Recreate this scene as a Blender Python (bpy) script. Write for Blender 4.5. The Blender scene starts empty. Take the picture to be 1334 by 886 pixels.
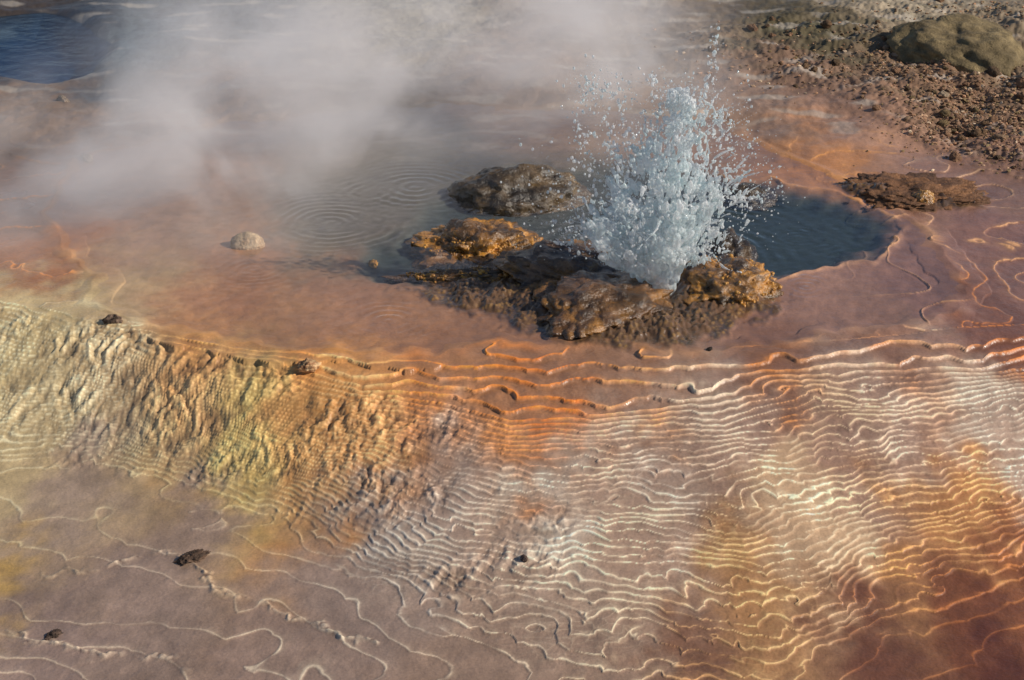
import bpy, bmesh, math, random
import numpy as np
from mathutils import Vector
random.seed(5)
sc = bpy.context.scene
COL = sc.collection
f32 = np.float32

# ------------------------------------------------------------------ camera
H = 4.0; PITCH = math.radians(25.0); FPX = 60.0/36.0*1334.0
cd = bpy.data.cameras.new('camera'); cam = bpy.data.objects.new('camera', cd); COL.objects.link(cam)
cam.location = (0, 0, H); cam.rotation_euler = (math.pi/2-PITCH, 0, 0)
cd.lens = 60; cd.sensor_width = 36; cd.clip_end = 3000; cd.clip_start = 0.05
sc.camera = cam
CP, SP = math.cos(PITCH), math.sin(PITCH)
def at(px, py, z=0.0):
    a = (px-667)/FPX; b = (443-py)/FPX
    d = (a, CP+b*SP, -SP+b*CP); t = (z-H)/d[2]
    return (a*t, d[1]*t, z)
def mpp(px, py, z=0.0):
    p = at(px, py, z); return (p[1]*CP+(H-z)*SP)/FPX
def theta(py): return PITCH+math.atan((py-443)/FPX)

# ------------------------------------------------------------------ noise
rng = np.random.default_rng(11)
perm = rng.permutation(256); perm = np.concatenate([perm, perm, perm])
ang = rng.random(256)*2*np.pi
GX, GY = np.cos(ang).astype(f32), np.sin(ang).astype(f32)
G3 = rng.normal(size=(256, 3)); G3 = (G3/np.linalg.norm(G3, axis=1)[:, None]).astype(f32)
RV = rng.random((256, 3)).astype(f32)
def pn(x, y, seed=0):
    x = np.asarray(x, f32)+seed*17.31; y = np.asarray(y, f32)+seed*9.73
    xi = np.floor(x).astype(np.int32); yi = np.floor(y).astype(np.int32)
    xf = x-xi; yf = y-yi
    u = xf*xf*xf*(xf*(xf*6-15)+10); v = yf*yf*yf*(yf*(yf*6-15)+10)
    def g(i, j, dx, dy):
        h = perm[perm[i & 255]+(j & 255)]
        return GX[h]*dx+GY[h]*dy
    a = g(xi, yi, xf, yf); b = g(xi+1, yi, xf-1, yf); c = g(xi, yi+1, xf, yf-1); d = g(xi+1, yi+1, xf-1, yf-1)
    p = a+u*(b-a); q = c+u*(d-c)
    return (p+v*(q-p))*1.5
def fbm(x, y, o=4, seed=0):
    s = 0; a = 1.0; k = 1.0
    for i in range(o):
        s = s+a*pn(x*k, y*k, seed+i*3); a *= .5; k *= 2.03
    return s
def pn3(P, seed=0):
    P = np.asarray(P, f32)+seed*13.7
    I = np.floor(P).astype(np.int32); F = P-I
    U = F*F*F*(F*(F*6-15)+10)
    r = np.zeros(len(P), f32)
    for dx in (0, 1):
        for dy in (0, 1):
            for dz in (0, 1):
                h = perm[perm[perm[(I[:, 0]+dx) & 255]+((I[:, 1]+dy) & 255)]+((I[:, 2]+dz) & 255)]
                g = G3[h]
                w = np.where(dx, U[:, 0], 1-U[:, 0])*np.where(dy, U[:, 1], 1-U[:, 1])*np.where(dz, U[:, 2], 1-U[:, 2])
                r += w*(g[:, 0]*(F[:, 0]-dx)+g[:, 1]*(F[:, 1]-dy)+g[:, 2]*(F[:, 2]-dz))
    return r*1.5
def fbm3(P, o=4, seed=0):
    s = 0; a = 1.0; k = 1.0
    for i in range(o):
        s = s+a*pn3(P*k, seed+i*3); a *= .5; k *= 2.03
    return s
def worley2(x, y, seed=0):          # nearest, second nearest, random value of the nearest cell
    x = np.asarray(x, f32)+seed*7.7; y = np.asarray(y, f32)+seed*3.1
    xi = np.floor(x).astype(np.int32); yi = np.floor(y).astype(np.int32)
    f1 = np.full(x.shape, 9., f32); f2 = f1.copy(); cid = np.zeros(x.shape, f32)
    for dx in (-1, 0, 1):
        for dy in (-1, 0, 1):
            h = perm[perm[(xi+dx) & 255]+((yi+dy) & 255)]
            ddx = xi+dx+RV[h, 0]-x; ddy = yi+dy+RV[h, 1]-y
            d = ddx*ddx+ddy*ddy; m = d < f1
            f2 = np.where(m, f1, np.minimum(f2, d)); cid = np.where(m, RV[h, 2], cid); f1 = np.where(m, d, f1)
    return np.sqrt(f1), np.sqrt(f2), cid
def worley(x, y, seed=0): return worley2(x, y, seed)[0]
def worley3(P, seed=0):
    P = np.asarray(P, f32)+seed*5.3; I = np.floor(P).astype(np.int32)
    f1 = np.full(len(P), 9., f32)
    for dx in (-1, 0, 1):
        for dy in (-1, 0, 1):
            for dz in (-1, 0, 1):
                h = perm[perm[perm[(I[:, 0]+dx) & 255]+((I[:, 1]+dy) & 255)]+((I[:, 2]+dz) & 255)]
                D = I+np.array([dx, dy, dz])+RV[h]-P
                f1 = np.minimum(f1, (D*D).sum(1))
    return np.sqrt(f1)
def ss(a, b, x):
    t = np.clip((x-a)/(b-a), 0, 1); return t*t*(3-2*t)
WB = np.array([.96, 1.02, .97])
def lin(c):
    c = np.asarray(c, np.float64)/255.
    return np.where(c <= .04045, c/12.92, ((c+.055)/1.055)**2.4)*WB

# ------------------------------------------------------------------ mesh helpers
def npmesh(name, V, F, mat, parent=None, smooth=True, attrs=None):
    V = np.asarray(V, f32); F = np.asarray(F, np.int32); k = F.shape[1]
    me = bpy.data.meshes.new(name)
    me.vertices.add(len(V)); me.vertices.foreach_set('co', V.ravel())
    me.loops.add(F.size); me.loops.foreach_set('vertex_index', F.ravel())
    me.polygons.add(len(F)); me.polygons.foreach_set('loop_start', np.arange(0, F.size, k, dtype=np.int32))
    me.update(calc_edges=True)
    me.polygons.foreach_set('use_smooth', np.full(len(F), smooth, dtype=bool))
    for an, (ty, data) in (attrs or {}).items():
        a = me.attributes.new(an, ty, 'POINT')
        a.data.foreach_set('color' if ty == 'FLOAT_COLOR' else 'value', np.asarray(data, f32).ravel())
    me.materials.append(mat); me.update()
    o = bpy.data.objects.new(name, me); COL.objects.link(o)
    if parent: o.parent = parent
    return o
def tag(o, label=None, cat=None, group=None, kind=None):
    for k, v in (('label', label), ('category', cat), ('group', group), ('kind', kind)):
        if v: o[k] = v
    return o
ICO = {}
for s in range(1, 7):
    bm = bmesh.new(); bmesh.ops.create_icosphere(bm, subdivisions=s, radius=1)
    ICO[s] = (np.array([v.co[:] for v in bm.verts], f32), np.array([[v.index for v in f.verts] for f in bm.faces], np.int32)); bm.free()
def merge(lst):
    Vs, Fs, n = [], [], 0
    for V, F in lst: Vs.append(V); Fs.append(F+n); n += len(V)
    return np.concatenate(Vs), np.concatenate(Fs)

# ------------------------------------------------------------------ materials
def newmat(name):
    m = bpy.data.materials.new(name); m.use_nodes = True; nt = m.node_tree; nt.nodes.clear()
    return m, nt, nt.nodes, nt.links
def nd(nt, ty, **kw):
    n = nt.nodes.new(ty)
    for k, v in kw.items():
        if k.startswith('i_'): n.inputs[k[2:].replace('_', ' ')].default_value = v
        else: setattr(n, k, v)
    return n
def surf_mat(name, s1, s2, b1, b2, var=.3, rough=None, spec=.5):
    m, nt, N, L = newmat(name)
    out = nd(nt, 'ShaderNodeOutputMaterial'); p = nd(nt, 'ShaderNodeBsdfPrincipled'); L.new(p.outputs[0], out.inputs[0])
    tc = nd(nt, 'ShaderNodeTexCoord')
    at_ = nd(nt, 'ShaderNodeAttribute', attribute_name='col')
    n1 = nd(nt, 'ShaderNodeTexNoise', i_Scale=s1, i_Detail=6, i_Roughness=.62); n2 = nd(nt, 'ShaderNodeTexNoise', i_Scale=s2, i_Detail=4, i_Roughness=.6)
    for n in (n1, n2): L.new(tc.outputs['Object'], n.inputs['Vector'])
    mr = nd(nt, 'ShaderNodeMapRange'); mr.inputs[1].default_value = .3; mr.inputs[2].default_value = .7; mr.inputs[3].default_value = 1-var; mr.inputs[4].default_value = 1+var
    L.new(n1.outputs[0], mr.inputs[0])
    mr2 = nd(nt, 'ShaderNodeMapRange'); mr2.inputs[1].default_value = .3; mr2.inputs[2].default_value = .7; mr2.inputs[3].default_value = 1-var*.7; mr2.inputs[4].default_value = 1+var*.7
    L.new(n2.outputs[0], mr2.inputs[0])
    mu = nd(nt, 'ShaderNodeMath', operation='MULTIPLY'); L.new(mr.outputs[0], mu.inputs[0]); L.new(mr2.outputs[0], mu.inputs[1])
    vm = nd(nt, 'ShaderNodeVectorMath', operation='SCALE'); L.new(at_.outputs['Color'], vm.inputs[0]); L.new(mu.outputs[0], vm.inputs['Scale'])
    L.new(vm.outputs[0], p.inputs['Base Color'])
    if rough is None:
        ar = nd(nt, 'ShaderNodeAttribute', attribute_name='rough'); L.new(ar.outputs['Fac'], p.inputs['Roughness'])
    else: p.inputs['Roughness'].default_value = rough
    p.inputs['Specular IOR Level'].default_value = spec
    B1 = nd(nt, 'ShaderNodeBump', i_Strength=1.0, i_Distance=b1); B2 = nd(nt, 'ShaderNodeBump', i_Strength=1.0, i_Distance=b2)
    L.new(n1.outputs[0], B1.inputs['Height']); L.new(n2.outputs[0], B2.inputs['Height']); L.new(B1.outputs[0], B2.inputs['Normal']); L.new(B2.outputs[0], p.inputs['Normal'])
    return m
M_ground = surf_mat('mineral_ground', 9, 70, .005, .0020, .16)
M_rock = surf_mat('wet_sinter_rock', 14, 60, .02, .008, .35, .26, .8)
M_dry = surf_mat('dry_rock', 12, 55, .02, .01, .3, .75, .3)
M_crust = surf_mat('golden_crust', 20, 90, .004, .002, .35, .4, .5)
def water_mat(name, tint, rough=.04, bump=.0, gain=.96, power=5., f0=.02):
    m, nt, N, L = newmat(name)
    out = nd(nt, 'ShaderNodeOutputMaterial'); mx = nd(nt, 'ShaderNodeMixShader'); L.new(mx.outputs[0], out.inputs[0])
    tr = nd(nt, 'ShaderNodeBsdfTransparent'); gl = nd(nt, 'ShaderNodeBsdfGlossy')
    tr.inputs[0].default_value = tint; gl.inputs['Roughness'].default_value = rough; gl.inputs[0].default_value = (1, 1, 1, 1)
    lwn = nd(nt, 'ShaderNodeLayerWeight', i_Blend=.5)            # Schlick reflectance of water, same from both sides
    pw_ = nd(nt, 'ShaderNodeMath', operation='POWER'); pw_.inputs[1].default_value = power; L.new(lwn.outputs['Facing'], pw_.inputs[0])
    ma = nd(nt, 'ShaderNodeMath', operation='MULTIPLY_ADD'); ma.inputs[1].default_value = gain; ma.inputs[2].default_value = f0; L.new(pw_.outputs[0], ma.inputs[0])
    L.new(ma.outputs[0], mx.inputs[0]); L.new(tr.outputs[0], mx.inputs[1]); L.new(gl.outputs[0], mx.inputs[2])
    tc = nd(nt, 'ShaderNodeTexCoord'); n = nd(nt, 'ShaderNodeTexNoise', i_Scale=11., i_Detail=3); L.new(tc.outputs['Object'], n.inputs['Vector'])
    b = nd(nt, 'ShaderNodeBump', i_Strength=1., i_Distance=bump); L.new(n.outputs[0], b.inputs['Height'])
    L.new(b.outputs[0], gl.inputs['Normal']); L.new(b.outputs[0], lwn.inputs['Normal'])
    return m
M_pool = water_mat('pool_water', (.97, .96, .95, 1), .05, .003, .9, 5., .02)
M_lake = water_mat('lake_water', (.6, .74, .85, 1), .1, .012, .35)

# ------------------------------------------------------------------ ground heightfield (plan view, metres)
D = 0.42; STEP = 0.0122
pyr = np.linspace(985, -45, 1060)
ys = np.array([H/math.tan(theta(p)) for p in pyr])
ys = np.concatenate([[-60, -15, -2, 2, 3.6, 4.3], ys, [ys[-1]+.3, ys[-1]+1, ys[-1]+3, 30, 60, 150, 500]])
us = np.linspace(-1.16, 1.16, 1400)
us = np.concatenate([[-120, -30, -8, -3, -1.8, -1.35], us, [1.35, 1.8, 3, 8, 30, 120]])
def wf(y): return .3*(np.maximum(y, 4.0)*CP+H*SP)
Y, U = np.meshgrid(ys.astype(f32), us.astype(f32), indexing='ij')
X = (U*wf(Y)).astype(f32)
def poly(pts, z=0): return np.array([at(a, b, z)[:2] for a, b in pts], f32)
def sdf(P, x, y, closed=True):           # positive inside
    d = np.full(x.shape, 1e9, f32); s = np.zeros(x.shape, bool); n = len(P)
    for i in range(n if closed else n-1):
        ax, ay = P[i]; bx, by = P[(i+1) % n]; ex, ey = bx-ax, by-ay
        t = np.clip(((x-ax)*ex+(y-ay)*ey)/(ex*ex+ey*ey), 0, 1)
        d = np.minimum(d, (x-ax-t*ex)**2+(y-ay-t*ey)**2)
        if closed:
            c = ((ay > y) != (by > y)) & (x < ex*(y-ay)/(ey if abs(ey) > 1e-9 else 1e-9)+ax)
            s ^= c
    d = np.sqrt(d); return np.where(s, d, -d) if closed else d
basinP = poly([(55,275),(85,330),(130,362),(105,398),(200,424),(330,450),(480,460),(600,452),(760,446),(900,460),(1010,446),(1150,432),(1235,412),(1262,370),(1225,335),(1205,300),(1150,262),(1090,232),(1030,205),(985,180),(940,158),(800,142),(600,136),(450,140),(300,160),(100,205)])
deepP = poly([(550,262),(620,226),(700,208),(830,210),(960,230),(1060,242),(1120,266),(1172,298),(1164,322),(1090,345),(1010,356),(950,368),(890,374),(864,392),(840,374),(760,362),(600,376),(500,370),(450,352),(470,316),(520,294)])
greyP = poly([(350,235),(480,212),(640,195),(800,190),(950,206),(960,240),(700,250),(600,290),(480,345),(370,305)])
lakeP = poly([(-500,20),(50,21),(110,34),(140,58),(110,84),(44,100),(-500,110)])
wx = X+.05*pn(X*3, Y*2.2, 1)+.025*pn(X*9, Y*7, 2); wy = Y+.10*pn(X*3, Y*2.2, 3)+.05*pn(X*9, Y*7, 4)
sdB = sdf(basinP, wx, wy); sdD = sdf(deepP, X+1.2*(wx-X), Y+1.3*(wy-Y)); sdG = sdf(greyP, wx, wy); sdL = sdf(lakeP, X+.2*pn(X, Y, 5), Y+.3*pn(X, Y, 6))
rimp = np.array([at(a, b, 0)[:2] for a, b in [(-400,350),(-150,368),(0,390),(150,420),(300,450),(480,460),(600,456),(760,454),(900,470),(1010,460),(1150,448),(1250,436),(1334,428),(1600,420)]])
footp = np.array([at(a, b, -D)[:2] for a, b in [(-400,585),(-150,590),(0,600),(150,612),(250,640),(370,690),(450,745),(600,835),(800,910),(1000,890),(1150,815),(1334,765),(1600,740)]])
def macro(x, y):
    yr = np.interp(x, rimp[:, 0], rimp[:, 1]); yf = np.interp(x, footp[:, 0], footp[:, 1])
    t = (yr-y)/(yr-yf)
    tt = np.clip(t, 0, 1)
    leftness = ss(0.2, -1.4, x)
    prof = (1-leftness)*(.5*tt+.5*tt*tt*(3-2*tt))+leftness*(.25*tt+.75*tt*tt*(3-2*tt))
    below = np.maximum(0, yf-y)
    z = -D*prof-.025*below
    z = z-.05*np.maximum(0, x-2.45)*ss(13, 9, y)       # shelf falls away to the right
    z = np.maximum(z, -1.2)
    return z.astype(f32), t.astype(f32), below.astype(f32)
def gblob(x, y, lst, z=0):
    s = 0
    for (px, py, rx, ry) in lst:
        p = at(px, py, z); k = mpp(px, py, z); a = rx*k; b = ry*k/math.sin(theta(py))
        s = s+np.exp(-((x-p[0])/a)**2-((y-p[1])/b)**2)
    return np.clip(s, 0, 1)
zm, T, below = macro(X, Y)
slope = ss(-.03, .10, T)*ss(1.12, .92, T)
sl = ss(-.03, .15, T)*ss(1.15, .85, T); A = .25+.75*sl
shelf = np.clip(1.3*gblob(X, Y, [(330,448,170,20),(540,485,200,32),(700,508,150,46),(860,500,100,30),(1080,466,240,28),(1300,450,120,30)], -.05), 0, 1)*(T > -.05)
S = 1-.56*shelf
flatT = ss(.88, 1.1, T)
lumpm = gblob(X, Y, [(120,480,140,50),(220,530,150,55),(330,580,110,50),(470,600,80,45),(590,620,70,50)], -.25)*slope+.7*gblob(X, Y, [(690,735,50,35),(600,760,50,20)], -.4)
lumpm = np.clip(lumpm*(.70+1.0*pn(X*2.5, Y*2.5, 42)+.6*pn(X*6, Y*6, 44)), 0, 1)
nz_ = 1.6*pn(X*.9, Y*.8, 20)+1.2*pn(X*1.7, Y*2.0, 21)+A*(1.0*pn(X*3.2, Y*4.8, 22)-1.0*np.abs(pn(X*5.2+.6*pn(X*3, Y*3, 26), Y*3.4, 23))-.42*np.abs(pn(X*9+.5*pn(X*7, Y*7, 36), Y*6, 37))+.10*pn(X*16, Y*13, 24))
nz_ = nz_*(1-.25*shelf)+shelf*(1.2*pn(X*2.4, Y*3.2, 56)-.8*np.abs(pn(X*3.4, Y*3.4, 57))+.2*pn(X*9, Y*8, 58)-10.*np.clip(T, 0, .4))
nz_ = nz_*(1-.5*flatT)+flatT*(.7*pn(X*.8+.3*pn(X*2.4, Y*2.4, 28), Y*2.2, 27)-.45*np.abs(pn(X*3.2, Y*3., 29)))-1.2*below*flatT
ph = (zm/STEP+nz_)*S
w1 = wf(ys); dw = np.gradient(w1, ys); w1 = w1[:, None].astype(f32)
gu = np.gradient(ph, us, axis=1)
gx = gu/w1; gy = np.gradient(ph, ys, axis=0)-(U*dw[:, None]/w1)*gu
G = np.sqrt(gx*gx+gy*gy).astype(f32)+1e-3
# terraces break and join along the borders of small irregular patches
F1, F2, cid = worley2(X*3.0+.5*pn(X*5, Y*5, 38), Y*5.0+.5*pn(X*5, Y*5, 39), 9)
edge = (F2-F1)
ph = ph+(cid-.5)*.85*sl*(1-shelf)*ss(.0, .16, edge)
n_ = np.floor(ph); fr = ph-n_
rw = np.clip(.013*G, .03, .30)
wv = 1+1.1*pn(X*3, Y*3, 31)+.6*pn(X*14, Y*10, 34)
cw = np.clip(.0037*G*np.clip(wv, .35, 2.6)*(1+.7*shelf), .013, .13)
riser = ss(0, rw, fr)
crest = np.exp(-((fr-rw)/cw)**2)
halo = np.exp(-np.clip(fr-rw, 0, 1)/(3.4*cw))*(fr > rw)
cvar = np.clip(.64+1.2*pn(X*1.8, Y*4, 32)+.7*pn(X*6, Y*12, 35)+.35*pn(X*24, Y*20, 33), .05, 1.3)
cvar = cvar*(1-shelf)+shelf*np.clip(.85+1.1*pn(X*2.4, Y*5, 32)+.3*pn(X*20, Y*18, 33), .12, 1.35)
lump = np.clip(1.0-worley(X*36, Y*32, 3), 0, 1)
# fine net of tiny rims between the terraces
f1, f2, _c = worley2(X*10+.5*pn(X*12, Y*12, 53), Y*21+.5*pn(X*12, Y*12, 54), 12)
net = np.exp(-((f2-f1)/.09)**2)*sl*(1-shelf)*(1-lumpm)*np.clip(.30+1.0*pn(X*2.4, Y*2.4, 55), 0, 1)
TK = (.46+.18*shelf)*(1-.55*flatT)*(1-.35*lumpm)
zt = zm+.35*STEP*np.clip(nz_, -4, 4)*(1-.8*flatT)*(1-shelf)+TK*STEP/S*(n_-.5+riser-ph)+crest*STEP*(.15-.06*flatT+.22*shelf)*cvar+.0012*net
# lumpy left slope and knobbly patches
ca, sa = math.cos(-.5), math.sin(-.5)
rx_, ry_ = X*ca+Y*sa, -X*sa+Y*ca
W1 = worley(rx_*13+.9*pn(X*6, Y*6, 40)+.3*pn(X*18, Y*18, 59), ry_*6.5+.9*pn(X*6, Y*6, 41)+.3*pn(X*18, Y*18, 64), 1)
zt = zt+lumpm*(.030*(.55-W1)*np.clip(.8+.9*pn(X*5, Y*5, 65), .2, 1.5)+.010*fbm(X*20, Y*16, 3, 43))
zt = zt+.0014*fbm(X*16, Y*13, 3, 50)
# broken crust line over the grey flat
wlx = X+.05*pn(X*6, Y*5, 45)+.02*pn(X*18, Y*16, 46); wly = Y+.06*pn(X*6, Y*5, 47)+.03*pn(X*18, Y*16, 48)
cl1 = np.minimum(sdf(poly([(60,742),(140,730),(215,716),(262,745),(300,772),(370,792),(420,815),(480,836)], -D), wlx, wly, False), sdf(poly([(-40,815),(60,828),(120,846),(180,850),(245,862)], -D), wlx, wly, False))
crust = np.exp(-(cl1/.018)**2)*np.clip(.6+1.0*pn(X*6, Y*6, 49)+.4*pn(X*20, Y*20, 52), 0, 1)
zt = zt+crust*(.005+.010*lump)
# far rubble ground
rb = gblob(X, Y, [(1260,130,120,55),(1150,60,170,35),(1000,55,90,25),(1250,40,160,45),(1330,190,70,30),(1110,100,90,20),(1240,175,50,18)])
rub = np.clip(rb*1.5+.25*pn(X*2, Y*2, 60)-.15, 0, 1)*ss(.03, .2, rb)
backm = ss(11.2, 12.8, Y)
zback = .02+.05*fbm(X*.8, Y*.8, 3, 61)+.01*fbm(X*7, Y*5, 3, 62)
zt = zt*(1-backm)+zback*backm+rub*(.04*fbm(X*3, Y*3, 4, 63)+.03*np.clip(.6-worley(X*18, Y*18, 5), 0, 1)+.02)
lake = ss(-.25, .35, sdL); zt = zt*(1-lake)+(-.25)*lake
# basin
zin = -.012+.006*fbm(X*2.2, Y*1.7, 3, 70)+.002*fbm(X*14, Y*11, 2, 71)
deep = ss(-.03, .25, sdD)
zin = zin-.07*deep
wB = ss(-.07, .03, sdB)
ridge = np.exp(-(sdB/.045)**2)
Z = zt*(1-wB)+zin*wB
Z = np.where(np.abs(sdB) < .14, np.maximum(Z, .006-.12*np.abs(sdB)+.004*pn(X*8, Y*7, 72)), Z)
rimD = np.exp(-((sdD+.03)/.03)**2)*ss(.9, 1.4, X)*wB*np.clip(.65+.9*pn(X*4, Y*4, 74), 0, 1)
Z = Z+rimD*(.014+.008*pn(X*12, Y*10, 73))
# dark crusted apron round the vent rocks
vent = gblob(X, Y, [(862,372,24,26)])
ab = gblob(X, Y, [(640,380,80,18),(720,374,95,38),(785,400,90,38),(850,422,75,20),(935,386,80,28),(600,350,70,14),(690,334,70,26),(640,318,60,20),(1160,246,60,13),(1225,254,52,14)])
apr = np.clip(ab*1.4+.40*pn(X*7, Y*5, 75)+.25*pn(X*18, Y*12, 77)-.27-1.2*vent, 0, 1)*ss(.06, .3, ab)
W2 = worley(X*30, Y*26, 7)
Z = Z+apr*(.034+.016*(.6-W2)+.030*pn(X*8, Y*4, 76)+.012*fbm(X*26, Y*20, 3, 78)+.4*np.clip(-Z-.02, 0, .3))
# thin wandering mineral ridges in the right hand shallows
wr = np.exp(-(np.abs(pn(X*1.6+.3*pn(X*4, Y*4, 80), Y*2.0, 81))/.02)**2)*wB*ss(1.8, 2.6, X)*ss(8.2, 8.6, Y)*.8
Z = Z+wr*.014
Z = np.where((Y > 400) | (Y < 4) | (np.abs(U) > 1.3), np.minimum(Z, 0.0)*.5-.05, Z)

# ---- colours: control points on the ground, tread and crest
K = 0.94
CT = [  # px, py, z, tread, crest
(300,380,0,(166,112,78),(205,130,75)),(450,410,0,(160,112,86),(200,140,90)),(700,455,0,(156,108,80),(226,130,56)),(450,280,0,(118,102,86),(150,120,90)),(550,235,0,(98,88,76),(120,95,70)),
(200,250,0,(160,120,98),(190,140,100)),(1080,390,0,(162,118,100),(220,165,120)),(1200,365,0,(146,104,92),(222,165,122)),(1290,300,0,(132,90,78),(210,150,105)),(1120,175,0,(166,122,100),(205,145,95)),(1080,203,0,(190,124,74),(220,150,86)),
(1000,150,0,(140,108,90),(180,130,95)),(700,110,0,(140,110,92),(170,130,100)),(300,110,0,(150,120,105),(170,140,115)),(60,330,0,(160,98,55),(222,130,55)),(20,280,0,(160,110,80),(225,140,70)),(1300,420,0,(118,74,58),(212,120,52)),(1000,465,0,(132,88,66),(230,136,58)),(1150,465,0,(126,84,65),(226,132,56)),(1240,250,0,(144,104,88),(218,170,140)),
(850,390,0,(125,85,62),(180,120,70)),(950,410,0,(150,106,84),(205,140,88)),
(30,430,-.1,(206,176,130),(242,224,184)),(150,470,-.15,(200,164,122),(246,226,190)),(60,550,-.3,(182,154,116),(224,204,167)),(230,530,-.25,(192,152,108),(240,212,158)),(330,590,-.35,(194,160,96),(232,208,138),.6),(180,600,-.36,(176,146,114),(214,192,152),.6),(420,530,-.18,(212,144,80),(250,206,148)),(480,600,-.32,(202,136,82),(246,194,130)),
(400,470,-.02,(166,112,74),(250,144,48)),(250,450,-.02,(184,122,74),(246,165,82)),(560,500,-.05,(160,108,74),(252,140,40)),(720,520,-.08,(152,104,76),(250,126,28)),(640,465,-.02,(156,108,78),(250,142,50)),(650,560,-.15,(174,116,78),(246,150,70)),(830,520,-.08,(154,110,88),(242,155,76)),
(600,625,-.28,(160,134,122),(230,210,192)),(700,680,-.32,(190,164,147),(248,234,215)),(850,620,-.25,(168,137,121),(246,225,206)),(950,540,-.12,(155,121,106),(244,214,188)),(1150,520,-.12,(166,133,118),(250,226,204)),(1300,560,-.2,(186,154,136),(250,234,213)),(1100,610,-.24,(150,114,98),(244,205,166)),
(1250,660,-.32,(178,118,74),(246,188,120)),(1060,680,-.32,(190,152,121),(250,230,197)),(980,780,-.4,(170,120,80),(246,198,136)),(1150,730,-.4,(160,107,69),(242,168,96)),(800,770,-.38,(164,131,113),(244,216,184)),(1260,800,-.42,(114,64,41),(182,102,54)),(1150,860,-.42,(104,62,45),(170,98,60)),(1320,870,-.42,(86,44,32),(144,80,48)),(1334,740,-.4,(132,76,47),(200,118,64)),
(900,862,-.42,(126,86,66),(234,170,114)),(650,850,-.42,(148,118,102),(236,205,176)),(450,780,-.42,(148,122,111),(226,203,180)),(250,680,-.42,(147,120,107),(175,150,132)),(100,640,-.42,(152,126,112),(185,162,138)),(200,780,-.42,(146,119,107),(210,182,160)),(60,840,-.42,(144,117,107),(212,184,160)),(350,860,-.42,(148,119,106),(228,202,176)),(8,748,-.42,(196,150,70),(225,196,120),.07),(520,700,-.4,(160,135,123),(232,214,198)),
(30,60,0,(20,42,62),(40,60,80)),(190,68,0,(85,95,105),(140,130,120)),(340,60,0,(88,95,104),(120,120,115)),(500,28,0,(150,138,126),(190,175,160)),(800,40,0,(128,108,94),(150,130,110)),(1050,55,0,(84,72,48),(90,70,50)),(1250,60,0,(112,88,64),(120,95,66)),(1250,140,0,(128,94,72),(140,110,80)),(1180,5,0,(160,140,120),(190,175,160)),(1060,100,0,(124,92,76),(140,100,70)),(30,3,0,(66,52,42),(90,70,50)),(1330,200,0,(128,92,76),(170,130,100)),(30,150,0,(130,100,80),(150,120,100)),
]
xq = X+.14*pn(X*2.2, Y*2, 90)+.09*pn(X*6, Y*5, 91)+.05*pn(X*15, Y*12, 103); yq = Y+.35*pn(X*2.2, Y*2, 92)+.24*pn(X*6, Y*5, 93)+.12*pn(X*15, Y*12, 104)
sw = np.zeros(X.shape, f32); ct = np.zeros(X.shape+(3,), f32); cc = np.zeros(X.shape+(3,), f32)
for row in CT:
    px, py, z, a, b = row[:5]; wt = row[5] if len(row) > 5 else 1.
    p = at(px, py, z); sc_ = mpp(px, py, z)*204
    d2 = (((xq-p[0]))**2+((yq-p[1])*.45)**2)/(sc_*sc_)
    w = wt/(d2+.05)**2.3
    sw += w; ct += w[..., None]*(lin(a)/K).astype(f32); cc += w[..., None]*(lin(b)/K/.88).astype(f32)
ct /= sw[..., None]; cc /= sw[..., None]
ctile = np.clip(crest*(.28+.95*cvar)+.42*halo*cvar+.20*net, 0, 1)*(1-.45*lumpm)*(1-.35*flatT)
cm = ctile*(1-wB)*(1-backm)*(1-rub)
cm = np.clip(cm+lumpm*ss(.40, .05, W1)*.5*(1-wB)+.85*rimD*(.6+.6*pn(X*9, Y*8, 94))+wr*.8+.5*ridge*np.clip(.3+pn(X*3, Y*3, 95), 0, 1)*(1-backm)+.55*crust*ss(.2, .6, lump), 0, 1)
colr = ct*(1-cm[..., None])+cc*cm[..., None]
var = (1+.18*fbm(X*1.7, Y*1.4, 3, 96)+.12*pn(X*12, Y*6, 97))[..., None]
colr = colr*var
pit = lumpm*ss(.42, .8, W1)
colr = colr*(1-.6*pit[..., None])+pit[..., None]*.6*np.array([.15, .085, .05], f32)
def mixc(c, m, rgb): return c*(1-m[..., None])+m[..., None]*np.array(rgb, f32)
colr = mixc(colr, crust*ss(.40, .15, lump)*.75, (.09, .055, .042))
colr = mixc(colr, ss(-.1, .3, sdG)*.7*wB, (.095, .085, .066))
colr = mixc(colr, ss(-.05, .12, sdD), (.066, .070, .056))
colr = mixc(colr, ss(.04, .24, sdD)*.9, (.022, .036, .034))
gold = ss(.42, .15, W2)
aprc = ss(0, .35, apr)
colr = mixc(colr, aprc*.85, (.105, .060, .031))
colr = mixc(colr, aprc*ss(.05, .4, pn(X*6, Y*4, 102))*.6, (.05, .032, .02))
colr = mixc(colr, aprc*gold*.6*np.clip(.40+pn(X*5, Y*5, 98), 0, 1), (.38, .21, .06))
colr = mixc(colr, lake*.95, (.012, .045, .095))
strk = ss(.15, .5, pn(X*1.0, Y*4.5, 99))*rub
colr = mixc(colr, strk*.4*ss(12, 14, Y), (.09, .085, .045))
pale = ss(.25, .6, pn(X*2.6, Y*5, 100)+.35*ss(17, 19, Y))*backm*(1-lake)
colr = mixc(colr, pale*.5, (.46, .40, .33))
colr = np.clip(colr, .004, .92)
rough = .33+.2*cm+.12*fbm(X*3, Y*3, 2, 101)+.3*rub+.15*lumpm+.2*backm
rough = np.where(wB > .5, .5, rough); rough = np.where(apr > .2, .30, rough); rough = np.clip(rough, .2, .95)
nr, nc = X.shape
V = np.stack([X, Y, Z], -1).reshape(-1, 3)
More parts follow.
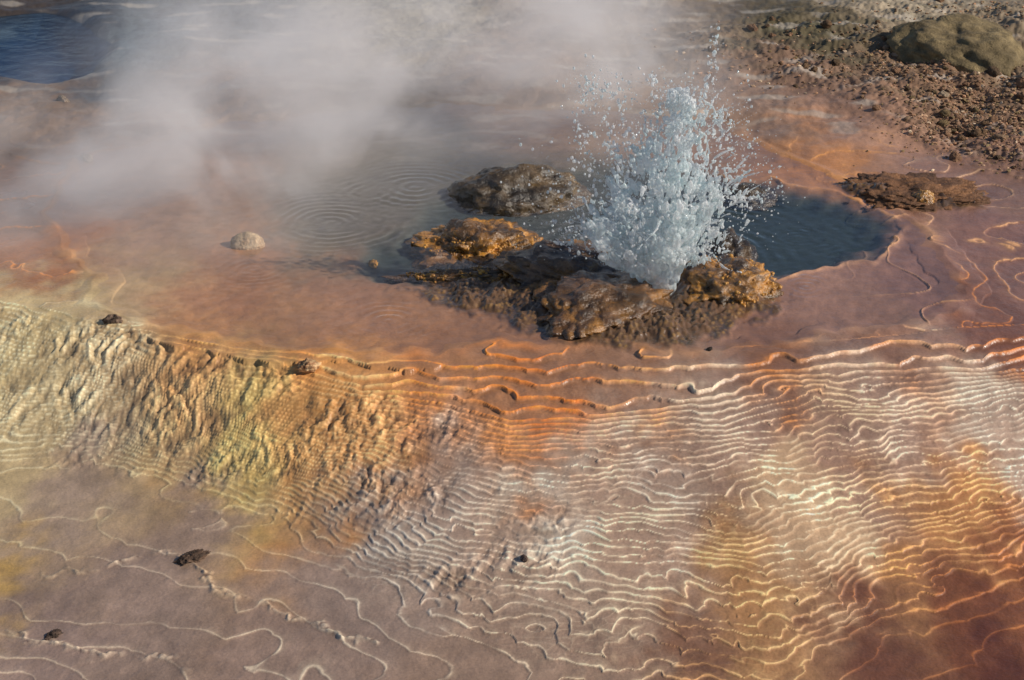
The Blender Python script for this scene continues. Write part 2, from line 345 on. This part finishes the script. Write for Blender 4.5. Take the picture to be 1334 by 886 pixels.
idx = np.arange(nr*nc).reshape(nr, nc)
F = np.stack([idx[:-1, :-1], idx[:-1, 1:], idx[1:, 1:], idx[1:, :-1]], -1).reshape(-1, 4)
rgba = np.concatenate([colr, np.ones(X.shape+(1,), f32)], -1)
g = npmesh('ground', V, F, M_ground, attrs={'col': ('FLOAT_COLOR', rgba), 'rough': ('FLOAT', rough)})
tag(g, 'terraced orange, cream and mauve mineral ground sloping down from the hot pool', 'ground', kind='structure')
def gz(x, y):
    j = int(np.clip(np.searchsorted(ys, y), 1, nr-1)); i = int(np.clip(np.searchsorted(us, x/float(wf(y))), 1, nc-1))
    return float(Z[j, i])

# ------------------------------------------------------------------ pool and lake water
def sheet(name, mask, zz, mat):
    cell = mask[:-1, :-1] | mask[1:, :-1] | mask[:-1, 1:] | mask[1:, 1:]
    cell &= (np.abs(U[:-1, :-1]) < 2) & (Y[:-1, :-1] > 4) & (Y[:-1, :-1] < 40)
    q = F.reshape(nr-1, nc-1, 4)[cell]
    used, inv = np.unique(q, return_inverse=True)
    P = np.stack([X, Y, zz], -1).reshape(-1, 3)[used]
    return npmesh(name, P, inv.reshape(-1, 4), mat)
rip = .0008*pn(X*11, Y*9, 110)+.0007*pn(X*24, Y*20, 111)
rmod = np.clip(.55+1.1*pn(X*4, Y*4, 114), 0, 1.2)
for (px, py, lam, amp, R) in [(432,290,.070,.0040,.40),(1050,374,.050,.0022,.20),(505,418,.06,.0022,.24),(880,330,.10,.0045,.8),(650,330,.07,.002,.3),(330,350,.06,.0014,.25),(1040,310,.06,.0014,.25),(540,245,.08,.0040,.38),(480,250,.075,.0028,.3)]:
    p = at(px, py); r = np.sqrt((X-p[0])**2+(Y-p[1])**2)+.03*pn(X*3, Y*3, 112)+.006*pn(X*12, Y*12, 115)
    rip = rip+amp*rmod*np.sin(r/lam*2*np.pi)*np.exp(-(r/R)**2)
pw = sheet('pool_water', sdB > -.03, rip, M_pool)
tag(pw, 'shallow rippled water filling the hot pool around the vent', 'water', kind='structure')
lw = sheet('lake_water', sdL > -.25, np.full(X.shape, -.03, f32)+.004*pn(X*3, Y*6, 113), M_lake)
tag(lw, 'dark blue water in the far background at the upper left', 'water', kind='structure')

# ------------------------------------------------------------------ rocks
def shape_rock(sub, R, seed, amp=.22, fine=.05, nod=0., nodf=9., strata=0., rid=0.):
    V, F = ICO[sub]; V = V.copy()
    n = amp*fbm3(V*1.3, 3, seed)+fine*fbm3(V*5, 5, seed+9)
    if rid: n = n+rid*(.35-np.abs(pn3(V*2.6, seed+11))-.6*np.abs(pn3(V*5.5, seed+12)))
    Rr = np.array(R, f32)
    m = float(np.mean(Rr))
    P = V*(1+n)[:, None]
    if strata:
        q = P[:, 2]*4+1.6*pn3(P*1.6, seed+2)+.4*pn3(P*5, seed+3); fq = q-np.floor(q)
        s = ss(.1, .45, fq)-fq
        P = P*(1+strata*s)[:, None]
        fold = pn3(P*np.array([7, 2.2, 3]), seed+4); P = P*(1+strata*.4*fold)[:, None]
    w = None
    if nod:
        w = worley3(V*Rr/m*nodf+.3*pn3(V*8, seed+5)[:, None], seed)
        msk = ss(-.2, .45, pn3(V*2.2, seed+6)+.3*V[:, 2])
        P = P*(1+nod*(np.clip(.7-w, 0, 1))*msk)[:, None]
        w = np.clip(.7-w, 0, 1)*msk
    P = P*Rr
    return P, F, V, (w if w is not None else np.zeros(len(V), f32))
def rock(name, x0, x1, yt, yb, h, seed, label, cat, mat=None, sub=6, c1=(70,48,30), c2=(40,27,18), c3=(190,130,50), tilt=(0,0,0), group=None, sink=0., edge=0., bury=.4, **kw):
    cx = (x0+x1)/2; s = mpp(cx, yb); th = theta(yb)
    Hm = (yb-yt)*s; b = h*math.cos(th); a = (Hm*Hm-b*b)/(2*Hm)
    a = max(a, Hm*.25); ry = a/math.sin(th); p = at(cx, yb-a/s)
    hh = h/(1-bury); grow = 1/math.sqrt(1-bury*bury)          # a taller body sunk into the crust, so it meets it in a low slope
    P, F_, N0, w = shape_rock(sub, ((x1-x0)/2*s*grow, ry*grow, hh), seed, **kw)
    ax = P[:, 2]-bury*hh
    t = ss(-.5, .5, fbm3(N0*2.2, 4, seed+20))[:, None]
    A, B, Cc = [(lin(c)/K).astype(f32) for c in (c1, c2, c3)]
    col = A*(1-t)+B*t
    g = (ss(.08, .45, w)*ss(-.3, .4, pn3(N0*3, seed+30)))[:, None]; col = col*(1-g)+Cc*g
    if edge:
        g = (edge*np.exp(-((ax-.035)/.04)**2)*ss(-.25, .3, fbm3(P*9, 3, seed+31)))[:, None]; col = col*(1-g)+Cc*g
    rg = np.concatenate([col, np.ones((len(P), 1), f32)], 1)
    P = P-np.array([0, 0, bury*hh], f32)
    z0 = max(gz(p[0], p[1]), -.03)
    z0 = min(z0, .02)-sink
    o = npmesh(name, P, F_, mat or M_rock, attrs={'col': ('FLOAT_COLOR', rg)})
    o.location = (p[0], p[1], z0); o.rotation_euler = tilt
    if label: tag(o, label, cat, group)
    return o, P
def beads(parent, P, n, rmin, rmax, seed, test, c=((195,138,62),(130,82,34))):
    r = np.random.default_rng(seed); lst = []; cols = []
    cand = np.where(test(P) & (pn3(P*14, seed) > .05))[0]
    if len(cand) == 0: return
    V0, F0 = ICO[2]
    for i in r.choice(cand, n):
        k = rmin+(rmax-rmin)*r.random()**3
        lst.append((V0*(k*(.7+.6*r.random(3))).astype(f32)+P[i]*.985, F0))
        t = r.random(); cols.append(np.tile(((lin(c[0])*t+lin(c[1])*(1-t))/K).astype(f32), (len(V0), 1)))
    V, F_ = merge(lst); cl = np.concatenate(cols); cl = np.concatenate([cl, np.ones((len(cl), 1), f32)], 1)
    o = npmesh('mineral_crust', V, F_, M_crust, parent, attrs={'col': ('FLOAT_COLOR', cl)})
    o['kind'] = 'stuff'
    return o
GD = (192,128,50)
o, P = rock('vent_rock', 594, 770, 210, 266, .17, 3, 'dark wet rounded rock standing behind the vent, left of the splash', 'rock', c1=(92,70,44), c2=(54,43,32), fine=.06, rid=.04, amp=.20, tilt=(0,.12,.1), bury=.3)
o, P = rock('vent_rock', 546, 705, 282, 340, .10, 14, 'golden brown knobbly rock in the water left of the splash', 'rock', c1=(124,82,38), c2=(72,49,26), c3=GD, nod=.12, nodf=8, fine=.12, rid=.18, edge=.9, amp=.3)
beads(o, P, 220, .005, .012, 1, lambda P: (P[:, 2] > .0) & (P[:, 1] < .02) & (P[:, 2] < .08))
o, P = rock('vent_ledge', 526, 712, 346, 370, .05, 21, 'low ledge edged with golden nodules just in front of the knobbly golden rock', 'rock', c1=(108,72,35), c2=(68,48,28), c3=(175,120,50), nod=.2, nodf=10, fine=.16, rid=.2, amp=.3)
beads(o, P, 340, .005, .014, 2, lambda P: (P[:, 2] > .0) & (P[:, 0] < .2))
o, P = rock('vent_slab', 640, 850, 314, 398, .105, 33, 'layered dark brown slab at the left side of the vent mouth', 'rock', c1=(100,68,41), c2=(58,41,27), c3=GD, strata=.06, amp=.26, fine=.11, tilt=(0,.06,-.3), rid=.14, edge=.5)
o, P = rock('vent_slab', 700, 866, 346, 446, .10, 36, 'smooth wet brown lobe of rock spilling toward the viewer in front of the splash', 'rock', c1=(108,73,46), c2=(68,47,31), c3=GD, strata=.05, amp=.24, fine=.09, tilt=(0,.04,-.5), rid=.12, edge=.4)
o, P = rock('vent_rock', 870, 1008, 332, 404, .105, 47, 'brown rock with golden knobbly right end, right of the vent mouth', 'rock', c1=(108,74,41), c2=(62,45,28), c3=GD, strata=.05, nod=.10, nodf=8, fine=.10, rid=.14, edge=.8, amp=.24)
beads(o, P, 200, .006, .013, 4, lambda P: (P[:, 2] > .0) & (P[:, 0] > -.02) & (P[:, 2] < .10))
o, P = rock('vent_rock', 630, 735, 322, 368, .08, 51, 'small dark rock wedged between the golden rock and the layered slab', 'rock', sub=5, c1=(88,62,35), c2=(52,38,26), fine=.12, rid=.18)
o, P = rock('vent_rock', 935, 1010, 232, 258, .06, 57, 'low dark rock at the back of the pool, right of the splash', 'rock', sub=5, c1=(90,72,52), c2=(60,48,38), fine=.1)
o, P = rock('vent_rock', 920, 985, 292, 345, .10, 63, 'dark brown rock half hidden behind the right side of the splash', 'rock', sub=5, c1=(86,64,41), c2=(54,42,31), fine=.1, rid=.12)
o, P = rock('crust_mound', 1108, 1270, 228, 270, .04, 71, 'low dark brown crusted mound on the pink shelf right of the teal pool', 'mound', mat=M_dry, c1=(130,88,60), c2=(94,64,46), c3=(140,96,66), nod=.2, nodf=10, fine=.14, amp=.3, rid=.15, bury=.5)
o, P = rock('knobbly_stone', 1186, 1218, 248, 268, .07, 77, 'small golden knobbly stone at the front foot of the dark crusted mound', 'stone', sub=5, c1=(170,120,60), c2=(120,80,40), nod=.2, nodf=5, bury=.2)
o, P = rock('boulder', 1160, 1350, 18, 106, .27, 83, 'big olive brown boulder among the rubble at the upper right', 'boulder', mat=M_dry, c1=(134,112,80), c2=(104,86,60), amp=.20, fine=.05, tilt=(0,.1,0), rid=.03, bury=.15, sink=.03)
o, P = rock('rounded_stone', 299, 345, 299, 324, .09, 91, 'smooth pale rounded stone lying in the shallow water beside the ripple rings', 'stone', mat=M_dry, sub=5, c1=(186,156,128), c2=(160,128,102), amp=.1, fine=.03, bury=.15)
small = [
 (136,160,405,419,.05,.62,'small dark stone with a pale side at the lip of the left slope','stone',(120,95,80),(60,45,35)),
 (388,418,461,477,.05,.5,'small cream knobbly stone on the orange front lip of the pool','stone',(205,165,125),(150,105,75)),
 (230,270,709,727,.05,.3,'dark brown clump of crust standing on the grey mud flat','clump',(96,72,58),(64,48,39)),
 (58,82,813,828,.04,.4,'small dark clump of crust near the lower left corner','clump',(86,66,56),(58,45,38)),
 (918,930,443,456,.04,.5,'small blackish stone on the brown shelf in front of the right vent rock','stone',(50,38,32),(35,26,22)),
 (476,496,335,345,.03,.5,'tiny golden stone at the left tip of the teal water','stone',(190,140,70),(150,100,50)),
 (676,690,712,728,.04,.6,'small grey brown stone on the cream slope at lower centre','stone',(110,85,75),(80,62,55)),
 (104,124,196,208,.05,.6,'pale stone on the misty left shore','stone',(170,145,125),(140,115,100)),
 (72,92,120,132,.06,.6,'pale stone seen through the steam near the blue water','stone',(175,150,135),(140,118,100)),
]
for k, (x0, x1, yt, yb, h, z, lb, ct_, a, b) in enumerate(small):
    cx, cy = (x0+x1)/2, yb
    zz = 0.
    for _ in range(12):
        p = at(cx, cy, zz); zz = .5*zz+.5*gz(p[0], p[1])
    p = at(cx, cy, zz); s = mpp(cx, cy, zz); w = (x1-x0)/2*s
    P, F_, N0, wn = shape_rock(5 if ct_ == 'clump' else 4, (w, w*.6, w*z), 200+k, amp=.35, fine=.22, nod=.25, nodf=4)
    t = ss(-.4, .4, fbm3(N0*2, 3, 300+k))[:, None]
    col = (lin(a)/K*(1-t)+lin(b)/K*t).astype(f32); col = np.concatenate([col, np.ones((len(P), 1), f32)], 1)
    o = npmesh('crust_clump' if ct_ == 'clump' else 'stone', P, F_, M_dry, attrs={'col': ('FLOAT_COLOR', col)})
    o.location = (p[0], p[1], zz+w*.02); o.rotation_euler = (0, 0, k*.3); tag(o, lb, ct_)
# rubble, upper right
r = np.random.default_rng(77)
rubP = [(1130,95,170,30,800),(1265,140,90,45,2400),(1320,185,40,30,500),(1090,55,150,30,350),(1270,20,120,22,500),(1190,80,60,25,800),(1250,170,60,18,500)]
lst = []; cols = []; V0, F0 = ICO[1]
pal = [lin(c)/K for c in ((166,122,94),(136,102,76),(180,142,114),(114,88,66),(144,116,82),(200,170,144))]
for (cx, cy, rx, ry, n) in rubP:
    for _ in range(n):
        p = at(cx+r.normal()*rx*.6, max(cy+r.normal()*ry*.6, -30)); z = gz(p[0], p[1])
        if z < -.02: continue
        k = .005+.012*r.random()**3
        Q_ = V0*(1+.35*r.normal(size=(len(V0), 1)).clip(-1, 1))*np.array([k*(.8+.6*r.random()), k*(.8+.6*r.random()), k*(.5+.4*r.random())])
        lst.append((Q_+np.array([p[0], p[1], z+k*.2]), F0)); c = pal[r.choice(6, p=[.3,.24,.14,.15,.14,.03])]*(.8+.4*r.random())
        cols.append(np.tile(c, (len(V0), 1)))
V, F_ = merge(lst); cl = np.concatenate(cols); cl = np.concatenate([cl, np.ones((len(cl), 1))], 1)
gr = npmesh('gravel', V, F_, M_dry, smooth=False, attrs={'col': ('FLOAT_COLOR', cl)})
tag(gr, 'reddish brown gravel spread over the ground at the upper right', 'gravel', kind='stuff')
protos = []
for k in range(6):
    P, F_, N0, wn = shape_rock(3, (1, .85, .65), 400+k, amp=.35, fine=.16)
    col = np.tile(pal[k], (len(P), 1)); col = np.concatenate([col, np.ones((len(P), 1))], 1)
    o = npmesh('rubble_stone', P, F_, M_dry, attrs={'col': ('FLOAT_COLOR', col)}); protos.append(o)
used = set()
for q in range(110):
    cx, cy, rx, ry, n = rubP[r.choice(len(rubP), p=[.2,.35,.1,.1,.05,.12,.08])]
    p = at(min(cx+r.normal()*rx*.6, 1330), max(cy+r.normal()*ry*.6, 4)); z = gz(p[0], p[1])
    k = int(r.choice(6, p=[.3,.24,.16,.12,.12,.06]))
    if k not in used: o = protos[k]; used.add(k)
    else: o = protos[k].copy(); COL.objects.link(o)
    s = .022+.034*r.random()**2.5
    o.location = (p[0], p[1], z+s*.25); o.scale = (s, s, s); o.rotation_euler = (r.random()*.5, r.random()*.5, r.random()*6.28)
    tag(o, 'loose brown stone lying in the gravel and rubble at the upper right', 'stone', 'loose stones in the upper right rubble')
for k in range(6):
    if k not in used: bpy.data.objects.remove(protos[k])

# ------------------------------------------------------------------ splash
r = np.random.default_rng(9)
base = np.array(at(864, 386, 0)); sx = mpp(864, 386); sz = sx/math.cos(theta(250)); OY = .07
hv = [0, 18, 36, 62, 92, 124, 160, 196, 228, 252]; hc = [0, -6, -12, -24, -10, 4, 14, 22, 20, 12]; hw = [12, 26, 58, 112, 122, 112, 94, 70, 44, 18]
def body(v, a, rad):
    c = np.interp(v, hv, hc); w = np.interp(v, hv, hw)
    return np.array([base[0]+(c+w*rad*math.cos(a))*sx, base[1]+OY+w*rad*math.sin(a)*sx*.5, v*sz])
blobs = []
def outd(p, v, up=.5):
    d = p-np.array([base[0], base[1]+OY, max(v*sz*(1-up)-.25, -.2)]); return d/(np.linalg.norm(d)+1e-6)
def rag(p, s=5.):
    q = p*np.array([1, 1, .7]); return float(pn3(q[None]*s, 4)[0]+.6*pn3(q[None]*s*2.3, 6)[0])
for _ in range(1500):                     # frothy core, dense at the foot, ragged towards the outside
    v = 190*r.random()**1.5; rad = .8*r.random()**.55
    a = r.random()*6.283; p = body(v, a, rad)
    if rag(p) < -1.0+1.1*rad+.85*v/235: continue
    d = outd(p, v)+r.normal(size=3)*.25; d /= np.linalg.norm(d)
    blobs.append((p, (.012+.020*r.random()**1.6)*(1.1-.45*v/235), d, .6+1.8*r.random()))
for _ in range(9500):                     # sheets and shreds flying outwards
    v = 256*r.random()**1.15; rad = .3+.82*r.random()
    p = body(v, r.random()*6.283, rad)
    if rag(p, 6.) < -.30+.72*(rad-.5)+.40*v/235: continue
    d = outd(p, v)+r.normal(size=3)*.40; d /= np.linalg.norm(d)
    blobs.append((p, max((.0042+.0072*r.random()**3)*(1.15-.3*rad), .0040), d, .3+3.0*r.random()**1.7))
for _ in range(160):
    v = 35+200*r.random(); a = r.random()*6.283
    p = body(v, a, .75); d = outd(p, v)+r.normal(size=3)*.5; d /= np.linalg.norm(d)
    Ln = (10+55*r.random()**2)*sx; k0 = .0038+.0035*r.random(); n = int(Ln/.010)+2; b_ = r.normal()*.04
    for i in range(n):
        t = i/(n-1)
        if r.random() < .35*t: continue
        q = p+d*Ln*t+np.array([b_*t*t, 0, -.8*(Ln*t)**2])+.022*np.array([math.sin(7*t+a), 0, math.cos(5*t+a)])*t
        blobs.append((q, max(k0*(1-.4*t)*(.7+.7*r.random()), .0038), d, .6))
for (px0, v0, px1, v1) in [(905,185,918,325),(900,195,912,272),(800,165,765,266),(820,155,756,206),(930,125,990,124),(800,110,742,168),(790,75,728,80),(780,85,750,212),(850,200,842,275),(815,180,790,262)]:
    for i in range(80):                   # thin broken spouts
        t = i/79
        if r.random() < .4+.3*t: continue
        x = base[0]+((px0+(px1-px0)*t)-864)*sx; z = (v0+(v1-v0)*(1-(1-t)**1.6))*sz
        blobs.append((np.array([x+r.normal()*.016, base[1]+OY+r.normal()*.02, z+r.normal()*.012]), .0042+.0065*r.random()**2, np.array([0, 0, 1.]), 1.*r.random()))
V0, F0 = ICO[2]
V, F_ = merge([(((V0+(V0@d)[:, None]*d*e)*k+p).astype(f32), F0) for p, k, d, e in blobs])
m, nt, N, L = newmat('splashing_water')
out = nd(nt, 'ShaderNodeOutputMaterial'); p_ = nd(nt, 'ShaderNodeBsdfPrincipled'); tl = nd(nt, 'ShaderNodeBsdfTranslucent'); mx = nd(nt, 'ShaderNodeMixShader', i_Fac=.45)
tc = nd(nt, 'ShaderNodeTexCoord'); nz = nd(nt, 'ShaderNodeTexNoise', i_Scale=9., i_Detail=6, i_Roughness=.7); L.new(tc.outputs['Object'], nz.inputs['Vector'])
rp = nd(nt, 'ShaderNodeValToRGB'); L.new(nz.outputs[0], rp.inputs[0])
rp.color_ramp.elements[0].position = .34; rp.color_ramp.elements[0].color = (.78, .90, .91, 1); rp.color_ramp.elements[1].position = .58; rp.color_ramp.elements[1].color = (1, 1, 1, 1)
L.new(rp.outputs[0], p_.inputs['Base Color']); L.new(rp.outputs[0], tl.inputs[0])
p_.inputs['Roughness'].default_value = .08; p_.inputs['IOR'].default_value = 1.33; p_.inputs['Transmission Weight'].default_value = .25
n2 = nd(nt, 'ShaderNodeTexNoise', i_Scale=50., i_Detail=4); L.new(tc.outputs['Object'], n2.inputs['Vector'])
bp = nd(nt, 'ShaderNodeBump', i_Strength=1., i_Distance=.014); L.new(n2.outputs[0], bp.inputs['Height']); L.new(bp.outputs[0], p_.inputs['Normal'])
L.new(p_.outputs[0], mx.inputs[1]); L.new(tl.outputs[0], mx.inputs[2])
# thin water: part of the light goes straight through, in patches
tp = nd(nt, 'ShaderNodeBsdfTransparent'); tp.inputs[0].default_value = (.95, .98, .99, 1)
n3 = nd(nt, 'ShaderNodeTexNoise', i_Scale=14., i_Detail=5, i_Roughness=.65); L.new(tc.outputs['Object'], n3.inputs['Vector'])
q3 = nd(nt, 'ShaderNodeMapRange'); q3.inputs[1].default_value = .38; q3.inputs[2].default_value = .62; q3.inputs[3].default_value = .05; q3.inputs[4].default_value = .6; L.new(n3.outputs[0], q3.inputs[0])
mx2 = nd(nt, 'ShaderNodeMixShader'); L.new(q3.outputs[0], mx2.inputs[0]); L.new(mx.outputs[0], mx2.inputs[1]); L.new(tp.outputs[0], mx2.inputs[2]); L.new(mx2.outputs[0], out.inputs[0]); M_splash = m
tmp = npmesh('tmp', V, F_, M_splash)
md = tmp.modifiers.new('r', 'REMESH'); md.mode = 'VOXEL'; md.voxel_size = .0048
dg = bpy.context.evaluated_depsgraph_get(); ev = tmp.evaluated_get(dg); me = bpy.data.meshes.new_from_object(ev)
bpy.data.objects.remove(tmp)
nv = len(me.vertices); co = np.empty(nv*3, f32); me.vertices.foreach_get('co', co); co = co.reshape(-1, 3)
no = np.empty(nv*3, f32); me.vertices.foreach_get('normal', no); no = no.reshape(-1, 3)
co = co+no*(.004*fbm3(co*np.array([26, 26, 16]), 2, 5))[:, None]
root = bpy.data.objects.new('water_splash', None); COL.objects.link(root); root.location = tuple(base)
co = co-base.astype(f32)
me.vertices.foreach_set('co', co.astype(f32).ravel()); me.polygons.foreach_set('use_smooth', np.ones(len(me.polygons), bool)); me.materials.clear(); me.materials.append(M_splash); me.update()
wc = bpy.data.objects.new('water_column', me); COL.objects.link(wc); wc.parent = root
tag(root, 'pale blue jet of boiling water bursting up from the rock ringed vent', 'splash')
lst = []
V0, F0 = ICO[2]
for _ in range(2000):
    v = 35+225*r.random(); a = r.random()*6.283; rad = .7+abs(r.normal())*.42
    p = body(v, a, rad); p[2] += abs(r.normal())*.05
    p -= base; k = .0016+.0052*r.random()**4
    lst.append(((V0*k*np.array([1, 1, .9+.6*r.random()])+p).astype(f32), F0))
for (px, vv, sdx, sdv, n) in [(760,266,12,10,90),(752,200,5,25,80),(760,246,20,18,70),(805,262,25,10,90),(917,300,4,25,50),(990,128,14,14,50),(945,214,12,25,60),(735,96,15,20,50),(810,200,28,30,220),(710,150,22,22,40),(960,251,3,14,12)]:
    for _ in range(n):
        p = np.array([((px+r.normal()*sdx)-864)*sx, OY+r.normal()*.06, (vv+r.normal()*sdv)*sz]); k = .0022+.0070*r.random()**3
        lst.append(((V0*k*np.array([.8+.4*r.random(), 1, .8+.8*r.random()])+p).astype(f32), F0))
V, F_ = merge(lst)
dr = npmesh('spray_droplets', V, F_, M_splash, root); dr['kind'] = 'stuff'

# ------------------------------------------------------------------ steam
def steam(name, ells, dens, seed, label, clip0=.43, clip1=.69, nscale=1.2):
    m, nt, N, L = newmat(name)
    out = nd(nt, 'ShaderNodeOutputMaterial'); vs = nd(nt, 'ShaderNodeVolumePrincipled'); L.new(vs.outputs[0], out.inputs['Volume'])
    vs.inputs['Color'].default_value = (.98, .94, .93, 1); vs.inputs['Anisotropy'].default_value = 0.
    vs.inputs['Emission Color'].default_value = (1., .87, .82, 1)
    tc = nd(nt, 'ShaderNodeTexCoord'); prev = None; bm = bmesh.new()
    for (c, R, w) in ells:
        a = nd(nt, 'ShaderNodeVectorMath', operation='SUBTRACT'); a.inputs[1].default_value = c; L.new(tc.outputs['Object'], a.inputs[0])
        b = nd(nt, 'ShaderNodeVectorMath', operation='DIVIDE'); b.inputs[1].default_value = R; L.new(a.outputs[0], b.inputs[0])
        l = nd(nt, 'ShaderNodeVectorMath', operation='LENGTH'); L.new(b.outputs[0], l.inputs[0])
        q = nd(nt, 'ShaderNodeMapRange', interpolation_type='SMOOTHSTEP'); q.inputs[1].default_value = 1.; q.inputs[2].default_value = .1; q.inputs[3].default_value = 0; q.inputs[4].default_value = w
        L.new(l.outputs['Value'], q.inputs[0])
        if prev is None: prev = q.outputs[0]
        else:
            s = nd(nt, 'ShaderNodeMath', operation='ADD'); L.new(prev, s.inputs[0]); L.new(q.outputs[0], s.inputs[1]); prev = s.outputs[0]
        for v in ICO[3][0]:
            pz = c[2]+v[2]*R[2]
            bm.verts.new((c[0]+v[0]*R[0], c[1]+v[1]*R[1], max(pz, .03) if c[2] > .0 else pz))
    bmesh.ops.convex_hull(bm, input=bm.verts)
    for v in [v for v in bm.verts if not v.link_faces]: bm.verts.remove(v)
    mp = nd(nt, 'ShaderNodeMapping'); mp.inputs['Location'].default_value = (seed, seed*2, 0); mp.inputs['Scale'].default_value = (1, .8, 1.1); L.new(tc.outputs['Object'], mp.inputs[0])
    nz = nd(nt, 'ShaderNodeTexNoise', i_Scale=nscale, i_Detail=4, i_Roughness=.55, i_Distortion=.6); L.new(mp.outputs[0], nz.inputs['Vector'])
    q = nd(nt, 'ShaderNodeMapRange'); q.inputs[1].default_value = clip0; q.inputs[2].default_value = clip1; q.inputs[3].default_value = .05; q.inputs[4].default_value = 1.; L.new(nz.outputs[0], q.inputs[0])
    s = nd(nt, 'ShaderNodeMath', operation='MULTIPLY'); L.new(prev, s.inputs[0]); L.new(q.outputs[0], s.inputs[1])
    s2 = nd(nt, 'ShaderNodeMath', operation='MULTIPLY'); L.new(s.outputs[0], s2.inputs[0]); s2.inputs[1].default_value = dens
    L.new(s2.outputs[0], vs.inputs['Density'])
    # added glow standing in for light scattered many times, proportional to density
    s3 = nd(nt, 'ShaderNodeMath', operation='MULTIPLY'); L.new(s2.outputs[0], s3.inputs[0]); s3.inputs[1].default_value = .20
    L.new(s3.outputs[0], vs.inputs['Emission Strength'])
    me = bpy.data.meshes.new(name); bm.to_mesh(me); bm.free(); me.materials.append(m)
    o = bpy.data.objects.new(name, me); COL.objects.link(o); tag(o, label, 'steam', kind='stuff')
    try: m.cycles.volume_step_rate = 2.0
    except Exception: pass
    return o
def Q(px, py, y):      # point on the pixel's ray at distance y
    a = (px-667)/FPX; b = (443-py)/FPX; t = y/(CP+b*SP)
    return (a*t, y, H+(-SP+b*CP)*t)
def E(px, py, y, rx, ry, rz, w=1.): return (Q(px, py, y), (rx, ry, rz), w)
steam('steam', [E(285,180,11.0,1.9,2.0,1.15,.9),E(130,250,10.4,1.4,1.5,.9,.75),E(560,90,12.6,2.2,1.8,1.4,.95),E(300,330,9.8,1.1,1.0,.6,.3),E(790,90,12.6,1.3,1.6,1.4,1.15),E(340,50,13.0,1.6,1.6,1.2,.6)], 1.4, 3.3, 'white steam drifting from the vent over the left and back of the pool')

# ------------------------------------------------------------------ light
w = bpy.data.worlds.new('World'); sc.world = w; w.use_nodes = True
nt = w.node_tree; bg = nt.nodes['Background']; sky = nt.nodes.new('ShaderNodeTexSky'); sky.sky_type = 'NISHITA'; sky.sun_disc = False
EL = math.radians(32); sv = Vector((math.cos(EL)*math.cos(math.radians(-14)), math.cos(EL)*math.sin(math.radians(-14)), math.sin(EL)))
sky.sun_elevation = EL; sky.sun_rotation = math.atan2(sv.x, sv.y); sky.altitude = 2500
nt.links.new(sky.outputs[0], bg.inputs[0]); bg.inputs[1].default_value = .095
ld = bpy.data.lights.new('sun', 'SUN'); ld.energy = 4.4; ld.angle = math.radians(.5); ld.color = (1, .92, .80)
lo = bpy.data.objects.new('sun', ld); COL.objects.link(lo); lo.rotation_euler = sv.to_track_quat('Z', 'Y').to_euler(); lo.location = (8, -2, 8)
sc.view_settings.view_transform = 'Standard'; sc.view_settings.look = 'None'; sc.view_settings.exposure = 0
